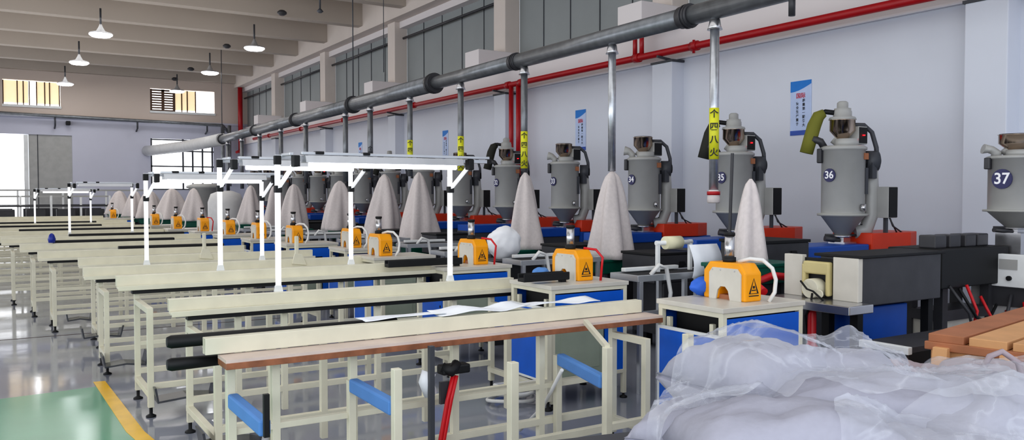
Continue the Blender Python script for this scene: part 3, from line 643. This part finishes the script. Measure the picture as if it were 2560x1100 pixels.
# dark trays below stretchers
for i, (xa, xb, y, z) in enumerate(((1.0, 1.36, 5.05, .2), (.78, 1.16, 8.0, .18), (.95, 1.4, 6.38, .2), (.75, 1.15, 9.6, .2), (.7, 1.0, 11.0, .2))):
    m = MB(); m.prism([(xa, .02), (xa+.02, -.09), ((xa+xb)/2, -.075), (xb-.03, -.1), (xb, .02), (xb-.015, .02), (xb-.04, -.08), ((xa+xb)/2, -.06), (xa+.03, -.075), (xa+.015, .02)], 'y', y-.1, y+.1)
    o = m.build('hanging_tray', 'plastic'); o.location.z = z
    tag(o, 'dark translucent curved tray slung under the stretcher of the %s packing table' % ('second', 'fourth', 'third', 'fifth', 'sixth')[i], 'tray', 'dark hanging trays')

# ---------------------------------------------------------------- light frames
def light_frame(xa, xb, y, zb, zt, xe, lit, lab, sc=1):
    t = thing('lamp_frame', lab, 'lamp', (xa, y+.045, zb), 0, 'lamp frames on the packing tables'); h = zt-zb; L = xb-xa
    for x in (0, L):
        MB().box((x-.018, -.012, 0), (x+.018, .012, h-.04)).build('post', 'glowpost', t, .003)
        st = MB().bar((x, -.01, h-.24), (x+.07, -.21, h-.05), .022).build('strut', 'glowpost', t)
        each('joint', 'black', t, [((x-.025, -.03, h-.27), (x+.025, .015, h-.22)), ((x+.045, -.24, h-.09), (x+.09, -.17, h-.01)), ((x-.024, -.02, h-.07), (x+.024, .02, h-.005))], .006)
        MB().prism([(-.03, 0), (.03, 0), (.02, .045), (-.02, .045)], 'y', -.016, .016).build('foot_bracket', 'white', t).location.x = x
    m = MB(); m.box((-.02, -.015, h-.03), (xe-xa, .015, h)); m.build('top_rail', 'alu', t, .003)
    m = MB(); m.box((.1, -.24, h-.005), (xe-xa-.15, -.2, h+.015)); m.box((L*.02, -.2, h-.01), (L*.04, 0, h+.01)); m.box((L*.97, -.2, h-.01), (L*.99, 0, h+.01)); m.build('second_rail', 'alu', t, .003)
    MB().prism([(-.28, h-.06), (-.15, h-.06), (-.17, h-.01), (-.26, h-.01)], 'x', .12, L-.02).build('reflector', 'alu', t, .003)
    if lit: MB().tube([(.16, -.215, h-.075), (L-.06, -.215, h-.075)], .018, 12).build('tube_light', 'led', t)
    m = MB(); each('clip', 'black', t, [((.2, -.25, h-.0), (.26, -.19, h+.02)), ((L*.4, -.25, h), (L*.4+.05, -.19, h+.02)), ((xe-xa-.04, -.02, h-.035), (xe-xa, .02, h+.005))], .004)
    return t
light_frame(1.73, 3.12, 5.87, .9, 1.88, 3.5, True, 'nearest white lamp frame with lit tube light, on the second packing table')
def xy(px, py, y): return aty(px, py, y)
light_frame(aty(553, 600, 7.07).x, aty(881, 600, 7.07).x, 7.06, .965, 1.89, aty(1000, 600, 7.07).x, True, 'second white lamp frame with lit tube light, on the third packing table')
light_frame(aty(368, 600, 8.62).x, aty(658, 600, 8.62).x, 8.62, .915, 1.8, aty(720, 600, 8.62).x, True, 'third white lamp frame with lit tube light, on the fourth packing table')
light_frame(aty(175, 577, 16.0).x, aty(332, 570, 16.0).x, 16.02, .9, 1.79, aty(350, 570, 16.0).x, False, 'fourth white lamp frame, unlit, far down the hall')
light_frame(aty(88, 560, 22.0).x, aty(228, 555, 22.0).x, 22.02, .9, 1.72, aty(250, 570, 22.0).x, True, 'farthest small white lamp frame at the left')
# loose clamps on rails
for i, (px, py, y, z, l) in enumerate(((742, 640, 8.6, .915, 'fourth'), (511, 630, 10.15, .9, 'fifth'))):
    p = aty(px, py, y); t = thing('rail_clamp', 'cream upright clamp standing on the rail of the %s packing table' % l, 'clamp', (p.x, y, z))
    MB().box((-.02, -.01, 0), (.02, .02, .24)).build('upright', 'cream', t, .008); MB().prism([(-.06, -.05), (.1, -.07), (.05, .05), (-.03, .06)], 'y', -.03, -.012).build('base', 'cream', t, .004)
p = aty(129, 577, 13.0); tag(MB().lathe([(.04, -.05), (.05, 0), (.03, .06), (.01, .08)], (p.x, 13.0, .98), 12).build('blue_bottle', mat('deep_blue', (30, 50, 150), .4)), 'small deep blue bottle on a far cream rail at left', 'bottle')

# ---------------------------------------------------------------- filter cloths and green tubs
def cloth(seed, h, r, m='cloth'):
    n = 16
    def fn(a, z):
        u = 1-z/h
        return 1+(.1+.1*u)*math.sin(a*4+seed*2+z*.8)+(.05+.09*u)*math.sin(a*7+seed-z*1.2)+.1*math.sin(a*2+seed*3+z*3)
    prof = [(r*(.07+.93*(1-j/n)**.55), h*j/n) for j in range(n+1)]
    b_ = MB(); b_.lathe(prof, seg=40, fn=fn)
    return b_.build('filter_cloth', m, smooth=True)
CL = [((1875, 655), 4.55, 1.72, .16, 'long pinkish grey', 'in front of dryer 35'), ((1530, 645), 7.4, 1.86, .27, 'white-grey', 'hanging from the plain silver drop pipe'), ((1313, 622), 9.1, 1.88, .25, 'pinkish grey', 'hanging right of the second yellow labelled pipe'),
      ((1048, 610), 12.1, 1.95, .3, 'pale grey', 'hanging right of the fourth yellow cutter'), ((962, 592), 13.6, 1.95, .32, 'whitish', 'behind the fourth yellow cutter'), ((850, 575), 15.1, 1.85, .32, 'pinkish', 'behind the fifth yellow cutter'),
      ((735, 572), 16.65, 1.8, .28, 'pinkish grey', 'left of the fifth cutter'), ((690, 568), 18.15, 1.8, .3, 'grey', 'beside the nearest left frame post'), ((628, 560), 19.65, 1.8, .28, 'grey', 'between the lamp frame posts'),
      ((485, 552), 22.65, 1.75, .34, 'pinkish white', 'left of the big white tank'), ((430, 548), 24.15, 1.75, .4, 'whitish', 'behind the tenth cutter'), ((375, 545), 25.65, 1.7, .38, 'grey', 'in the far row, third from left'), ((338, 542), 27.1, 1.7, .34, 'grey', 'second from the left end'), ((299, 535), 28.4, 1.7, .38, 'white', 'farthest to the left')]
for i, ((px, py), y, zt, r, col, l) in enumerate(CL):
    q = aty(px, py, y); zb = max(.7, q.z); o = cloth(i*1.7, zt-zb, r, 'cloth')
    o.location = (q.x, y, zb); o.scale = (1, .8, 1)
    tag(o, '%s cone shaped filter cloth %s' % (col, l), 'cloth', 'hanging filter cloths')
    if True:
        g = thing('granulator', '', 'machine', (q.x, y, 0), 0, 'green granulators')
        g['label'] = 'green tub machine under the filter cloth '+l
        MB().prism([(-.27, zb-.16), (.27, zb-.16), (.33, zb-.02), (-.33, zb-.02)], 'y', -.19, .19).build('tub', 'green', g, .015)
        MB().box((-.34, -.2, zb-.03), (.34, .2, zb-.0)).build('rim', 'green', g, .006); MB().box((-.2, -.14, .3), (.2, .14, zb-.16)).build('motor_case', 'dark', g, .01)
        for a_ in (-1, 1):
            for b_ in (-1, 1): MB().box((a_*.22-.02, b_*.15-.02, 0), (a_*.22+.02, b_*.15+.02, zb-.14)).build('leg', 'dgrey', g)
q = aty(1830, 500, 4.75); tag(MB().bar((q.x-.02, 4.8, .0), (q.x, 4.75, 1.93), .02).build('support_rod', 'dark'), 'thin dark rod standing left of the cloth before dryer 35', 'rod')
# big white tank and grey tank at far
q = aty(565, 555, 21.0); t = thing('storage_tank', 'large rounded white storage tank standing among far cloths', 'tank', (q.x, 21, 0)); MB().lathe([(.4, .6), (.42, .7), (.42, 1.4), (.35, 1.6), (.15, 1.68)], seg=30).build('tank_body', 'column', t)
for a_ in (0, 1.57, 3.14, 4.71): MB().box((.32*math.cos(a_)-.03, .32*math.sin(a_)-.03, 0), (.32*math.cos(a_)+.03, .32*math.sin(a_)+.03, .6)).build('leg', 'dgrey', t)
q = aty(512, 555, 25.4); t = thing('storage_tank', 'grey flat topped drum behind the large white tank', 'tank', (q.x, 25.4, 0)); MB().lathe([(.4, .5), (.42, .6), (.42, 1.75), (.5, 1.78), (.5, 1.84), (.3, 1.9)], seg=30).build('tank_body', 'hop', t)
MB().box((-.2, -.2, 0), (.2, .2, .5)).build('base', 'dgrey', t)
# white bundled cloth near third cutter
bm = MB()
def blob(c, s, seed, mtl, name, seg=24, amp=.12):
    me = bmesh.new(); bmesh.ops.create_icosphere(me, subdivisions=4, radius=1)
    for v in me.verts:
        n_ = noise.noise(v.co*1.8+Vector((seed, 0, 0)))*amp+noise.noise(v.co*4+Vector((0, seed, 0)))*amp*.5
        v.co = v.co*(1+n_); v.co = Vector((v.co.x*s[0], v.co.y*s[1], v.co.z*s[2]))
    b_ = MB(); b_.bm.free(); b_.bm = me
    o = b_.build(name, mtl, smooth=True); o.location = c; return o
q = aty(1240, 600, 7.6)
tag(blob((q.x+.1, 7.6, 1.07), (.2, .14, .18), 3, 'wcloth', 'cloth_bundle'), 'bundled white cloth between the third cutter and a green tub', 'cloth')
t = thing('cloth_shelf', 'dark shelf carrying the white cloth bundle behind the third cutter', 'shelf', (q.x+.1, 7.6, 0)); MB().box((-.3, -.2, .86), (.3, .2, .9)).build('shelf_board', 'dark', t); MB().box((-.2, -.14, 0), (.2, .14, .86)).build('shelf_base', 'dark', t)
q = aty(1735, 725, 4.0); tag(blob((q.x+.12, 3.99, .985), (.16, .06, .065), 5, mat('bright_blue_bag', (52, 110, 215), .5), 'blue_bag'), 'rounded bright blue bag left of the nearest yellow cutter', 'bag')
q = aty(1355, 680, 5.5); tag(blob((q.x, 5.52, .965), (.08, .05, .045), 6, M['lblue'], 'blue_bag'), 'small light blue bag left of the second yellow cutter', 'bag')

# ---------------------------------------------------------------- guide conveyors behind cutters and roll stand
def make_conv():
    t = thing('guide_conveyor', '', 'conveyor', group='grey guide conveyors behind the cutters')
    m = MB(); m.box((0, 0, .9), (1.0, .03, .95)); m.box((0, .32, .9), (1.0, .35, .95)); m.box((0, 0, .62), (1.0, .03, .66)); m.box((0, 0, .9), (.03, .35, .95)); m.box((.97, 0, .9), (1, .35, .95)); m.build('side_rail', 'alu', t, .003)
    MB().box((.03, .05, .93), (.95, .3, .945)).build('belt', 'black', t); MB().box((.1, .28, .955), (.7, .33, .985)).build('guide_bar', 'white', t, .005)
    for x in (.02, .5, .94):
        for y in (0, .31): MB().box((x, y, 0), (x+.035, y+.035, .9)).build('leg', 'alu', t, .002)
    MB().tube([(.15, .02, .95), (.2, -.02, 1.03), (.3, .0, 1.0), (.32, -.03, .8), (.3, -.02, .6)], .018, 8).build('cable_tie_strip', 'cable', t)
    return t
cv = make_conv(); u = False
for i in range(1, 9):
    cp = CABS[i]; o = place(cv, u, (cp[0]+.85, cp[1]+.02, 0), 0, 'grey aluminium guide conveyor with black belt behind the %s yellow cutter' % ordn(i)); u = True
q0 = aty(1640, 610, 5.2); q1 = aty(1725, 610, 5.2)
t = thing('roll_stand', 'white tubular stand holding a cream paper roll above the conveyor', 'stand', (q0.x, 5.2, .95)); L = q1.x-q0.x
for x in (.02, L): MB().box((x-.015, -.015, 0), (x+.015, .015, .26)).build('upright', 'white', t, .003)
MB().tube([(-.0, 0, .24), (L+.02, 0, .24)], .02, 12).build('axle', 'white', t)
MB().tube([(.1, 0, .24), (.27, 0, .24)], .055, 24).build('cream_roll', 'creamroll', t)
q = aty(1757, 640, 5.0); tg = MB(); n = 10; g = []
for i in range(n+1):
    a_ = i/n; g.append([tg.bm.verts.new((q.x-.16+.32*v+.1*a_*a_*(1-v)*0, 5.0-.06*math.sin(a_*2.4), 1.2-.27*a_*(1 if v < .5 else .75)-.02)) for v in (0, .33, .66, 1)])
for i in range(n):
    for j in range(3): tg.bm.faces.new((g[i][j], g[i+1][j], g[i+1][j+1], g[i][j+1]))
o = tg.build('paper_sheet', 'paper', smooth=True); md = o.modifiers.new('s', 'SOLIDIFY'); md.thickness = .004
tag(o, 'white paper sheet hanging down right of the cream roll', 'paper')

# ---------------------------------------------------------------- far benches at left
for i, (xa, xb, y, zt, l) in enumerate(((-.1, 3.2, 29.5, 1.55, 'nearer'), (-.6, 4.6, 31.4, 1.75, 'farther'))):
    t = thing('storage_rack', 'dark far storage rack with white uprights, %s one by the far wall' % l, 'rack', (xa, y, 0)); L = xb-xa
    for z in (.8, 1.25, zt): MB().box((0, 0, z-.05), (L, .5, z)).build('shelf', 'dark' if z != zt else 'hop', t)
    for j in range(5): MB().box((j*L/4-.03, 0, 0), (j*L/4+.03, .05, zt)).build('upright', 'white', t)
    for j in range(4): MB().box((j*L/4+.15, .05, .8), (j*L/4+L/4-.15, .45, 1.12)).build('dark_carton', 'dark', t, .01)

# ---------------------------------------------------------------- sacks, film, crate
bx = thing('bulk_container', 'large grey container under the pile of white sacks', 'container', (2.2, 1.62, 0), R(-12))
MB().box((-1.05, -.8, .12), (1.35, .62, .74)).build('container_body', 'dgrey', bx, .02)
each('skid', 'dcard', bx, [((x, -.7, 0), (x+.14, .6, .12)) for x in (-.9, .1, 1.1)])
SK = []
def sack(px, py, z, L, W, T_, rz, seed, mtl, label):
    p = atz(px, py, z); me = bmesh.new(); bmesh.ops.create_cube(me, size=2); bmesh.ops.subdivide_edges(me, edges=me.edges, cuts=15, use_grid_fill=True)
    for v in me.verts:
        x, y, zz_ = v.co; e = 1-max(abs(x), abs(y))**3
        rr = (1-abs(x)**3.2)**.5*(1-abs(y)**3.2)**.5 if max(abs(x), abs(y)) < 1 else 0
        th = .06+.94*rr
        pinch = 1-.10*(1-abs(x)**2)*(abs(y)**2)*0
        sx = x*(1-.10*(1-y*y)*0-.07*(1-abs(y))*0+.0); sy = y*(1-.08*(1-abs(x)))
        w_ = noise.noise(Vector((x*2.2+seed, y*2.2, zz_)))*.2+noise.noise(Vector((x*5, y*4+seed, zz_)))*.09+abs(noise.noise(Vector((x*3+y*2, y*3+seed, 2))))*-.12
        side = 1-abs(zz_)
        v.co = Vector((sx*L/2*(1-.05*side), sy*W/2, zz_*T_/2*th*(1+w_)+.02*w_))
    b_ = MB(); b_.bm.free(); b_.bm = me; o = b_.build('sack', mtl, smooth=True); o.location = p; o.rotation_euler = (R(rnd.uniform(-4, 4)), R(rnd.uniform(-5, 5)), rz)
    tag(o, label, 'sack', 'white sacks in the pile'); SK.append((p.x, p.y, p.z, L, W, T_, rz)); return o
sack(1890, 955, .93, .52, .48, .30, R(-2), 1, 'sack', 'large plump white sack at the left of the pile under the film')
sack(2060, 950, .93, .52, .40, .22, R(-52), 2, 'sack', 'white sack with pointed corner at the middle of the pile')
sack(2190, 1045, .89, .70, .42, .26, R(-48), 3, 'sack', 'white sack lying in front right of the pointed corner sack')
sack(1960, 1130, .87, .62, .42, .28, R(-30), 4, 'sack', 'white sack bulging at the bottom centre of the pile')
sack(2450, 1090, .85, .6, .55, .34, R(-20), 5, 'sack', 'big smooth white sack at the lower right corner')
sack(2480, 975, .82, .6, .5, .2, R(20), 6, 'pink', 'pinkish white sack with a cloth loop at the right edge of the pile')
sack(1745, 1080, .83, .46, .34, .2, R(30), 7, 'sack', 'white sack at the lower left edge of the pile')
sack(2260, 965, .75, .6, .45, .18, R(10), 8, 'pink', 'flat sack in the hollow under the clear film')
sack(2300, 1180, .82, .7, .5, .24, R(-10), 9, 'sack', 'white sack at the bottom right edge of the picture')
p = atz(2505, 892, .98); pts = [p+Vector((-.05, .05, -.06)), p+Vector((-.03, .03, .0)), p+Vector((.0, 0, .02)), p+Vector((.04, -.04, -.02)), p+Vector((.05, -.06, -.12))]
lo = MB(); lo.tube(pts, .012, 8); tag(lo.build('sack_loop', 'pink'), 'pink cloth lifting loop on the sack at the right edge', 'strap')
# film
def top(x, y):
    z = .78
    for (cx, cy, cz, L, W, T_, rz) in SK:
        dx_ = x-cx; dy_ = y-cy; u = (dx_*math.cos(rz)+dy_*math.sin(rz))/(L/2*1.08); v = (-dx_*math.sin(rz)+dy_*math.cos(rz))/(W/2*1.08)
        if abs(u) < 1 and abs(v) < 1: z = max(z, cz+T_/2*(1-abs(u)**3.2)**.5*(1-abs(v)**3.2)**.5)
    return z
def film(name, poly_a, poly_b, nu, nv, lift, label, peaks=()):
    # strip between the polylines a (far) and b (near), draped over the sacks
    def pl(P, t):
        s = t*(len(P)-1); i = min(int(s), len(P)-2); f = s-i; return Vector(P[i]).lerp(Vector(P[i+1]), f)
    b_ = MB(); g = []
    raw = [[None]*(nv+1) for _ in range(nu+1)]
    for i in range(nu+1):
        A = pl(poly_a, i/nu); B = pl(poly_b, i/nu)
        for j in range(nv+1):
            q = A.lerp(B, j/nv); raw[i][j] = [q.x, q.y, top(q.x, q.y)]
    for it in range(5):
        new = [[c[:] for c in r_] for r_ in raw]
        for i in range(nu+1):
            for j in range(nv+1):
                nb = [raw[a_][c_][2] for a_, c_ in ((i-1, j), (i+1, j), (i, j-1), (i, j+1)) if 0 <= a_ <= nu and 0 <= c_ <= nv]
                new[i][j][2] = max(raw[i][j][2]-.004, sum(nb)/len(nb))
        raw = new
    for i in range(nu+1):
        row = []
        for j in range(nv+1):
            x, y, z = raw[i][j]
            w_ = abs(noise.noise(Vector((x*4.5, y*4.5, 1))))*.04+max(0, 1-abs(noise.noise(Vector((x*3+y*2, y*3.4, 7))))*5)**2*.022+max(0, 1-abs(noise.noise(Vector((x*7-y*3, y*6, 3))))*5)**2*.005
            for (qx, qy, hh, s_) in peaks: z += hh*math.exp(-((x-qx)**2+(y-qy)**2)/s_**2)
            edge = min(j/nv, 1-j/nv, i/nu, 1-i/nu)
            row.append(b_.bm.verts.new((x+w_*.3, y-w_*.3, z+lift+w_)))
        g.append(row)
    for i in range(nu):
        for j in range(nv): b_.bm.faces.new((g[i][j], g[i+1][j], g[i+1][j+1], g[i][j+1]))
    o = b_.build(name, 'film', smooth=True); return tag(o, label, 'plastic film')
Z = 1.0
def XY(px, py, z=Z): q = atz(px, py, z); return (q.x, q.y, 0)
pk = [XY(1900, 870, 1.03), XY(2110, 885, 1.02), XY(2240, 920, .95)]
film('plastic_film', [XY(1660, 985, .9), XY(1720, 925, .95), XY(1890, 865, 1.02), XY(2110, 880), XY(2260, 935, .85), XY(2400, 955, .85), XY(2600, 960, .85)],
     [XY(1590, 1180, .8), XY(1680, 1120, .85), XY(1850, 1010), XY(2010, 970), XY(2180, 990), XY(2350, 1000), XY(2600, 1010)], 190, 70, .008,
     'crumpled clear plastic film draped over the back of the white sacks', [(pk[0][0], pk[0][1], .03, .14), (pk[1][0], pk[1][1], .06, .07), (pk[2][0], pk[2][1], .03, .1)])
film('plastic_film', [XY(2080, 1020), XY(2250, 1000), XY(2600, 970)], [XY(2150, 1200), XY(2350, 1180), XY(2620, 1150)], 100, 60, .008, 'clear plastic film over the lower right white sacks')
# tan crate
t = thing('slatted_crate', 'tan slatted crate standing at the right behind the sacks', 'crate', (4.0, 2.42, 0), R(10))
D_ = .75; L = 1.5
for j in range(4): MB().box((-.02, -D_+j*.19, .86), (L, -D_+j*.19+.165, .9)).build('slat', 'dcard' if j == 3 else 'card', t, .004)
MB().box((.0, -D_+.02, .1), (L-.02, -.02, .855)).build('crate_body', 'card', t, .006)
MB().box((-.03, -D_, .82), (.0, .0, .86)).build('edge_batten', 'dcard', t, .004)
for y in (-.12, -.42, -.7): MB().prism([(-.02, .84), (-.06, .84), (-.2, .1), (-.02, .1)], 'y', y, y+.07).build('leaning_stile', 'card', t, .004)
MB().box((0, -D_+.05, 0), (L-.1, -.1, .1)).build('skid', 'dcard', t)
sp = MB(); 
# ---------------------------------------------------------------- light
wd = bpy.data.worlds.new('world'); bpy.context.scene.world = wd; wd.use_nodes = True
wn_ = wd.node_tree.nodes['Background']; wn_.inputs[0].default_value = (.86, .92, 1.0, 1); wn_.inputs[1].default_value = 1.3
def area(loc, rot, sx, sy, e, col=(1, 1, 1), name='area'):
    l = bpy.data.lights.new(name, 'AREA'); l.shape = 'RECTANGLE'; l.size = sx; l.size_y = sy; l.energy = e; l.color = col
    o = bpy.data.objects.new(name, l); C.objects.link(o); o.location = loc; o.rotation_euler = rot; return o
area((2.5, 9, 5.7), (0, 0, 0), 5, 16, 200, (.97, .98, 1.0), 'bay_light')
area((2.5, 25, 5.7), (0, 0, 0), 5, 14, 230, (1.0, .97, .93), 'bay_light_far')
area((-7, 12, 2.6), (R(90), 0, R(-90)), 30, 2.6, 560, (.97, .98, 1), 'left_fill_light')  # added fill from the left for hopper cones and walls, no window there
area((1, 14, 4.6), (R(180), 0, 0), 10, 30, 330, (1, .97, .93), 'ceiling_fill_light')  # added upward fill that lightens the ceiling, not a lamp of the hall
area((-1, -3, 2.3), (R(84), 0, R(-40)), 7, 3, 190, (.95, .97, 1), 'rear_fill_light')  # added low fill from behind the camera, no window there
sc = bpy.context.scene
sc.view_settings.view_transform = 'Standard'; sc.view_settings.look = 'Medium High Contrast'; sc.view_settings.exposure = -.27
sc.cycles.max_bounces = 6; sc.cycles.diffuse_bounces = 3; sc.cycles.glossy_bounces = 3; sc.cycles.transparent_max_bounces = 10
sc.cycles.sample_clamp_indirect = 4
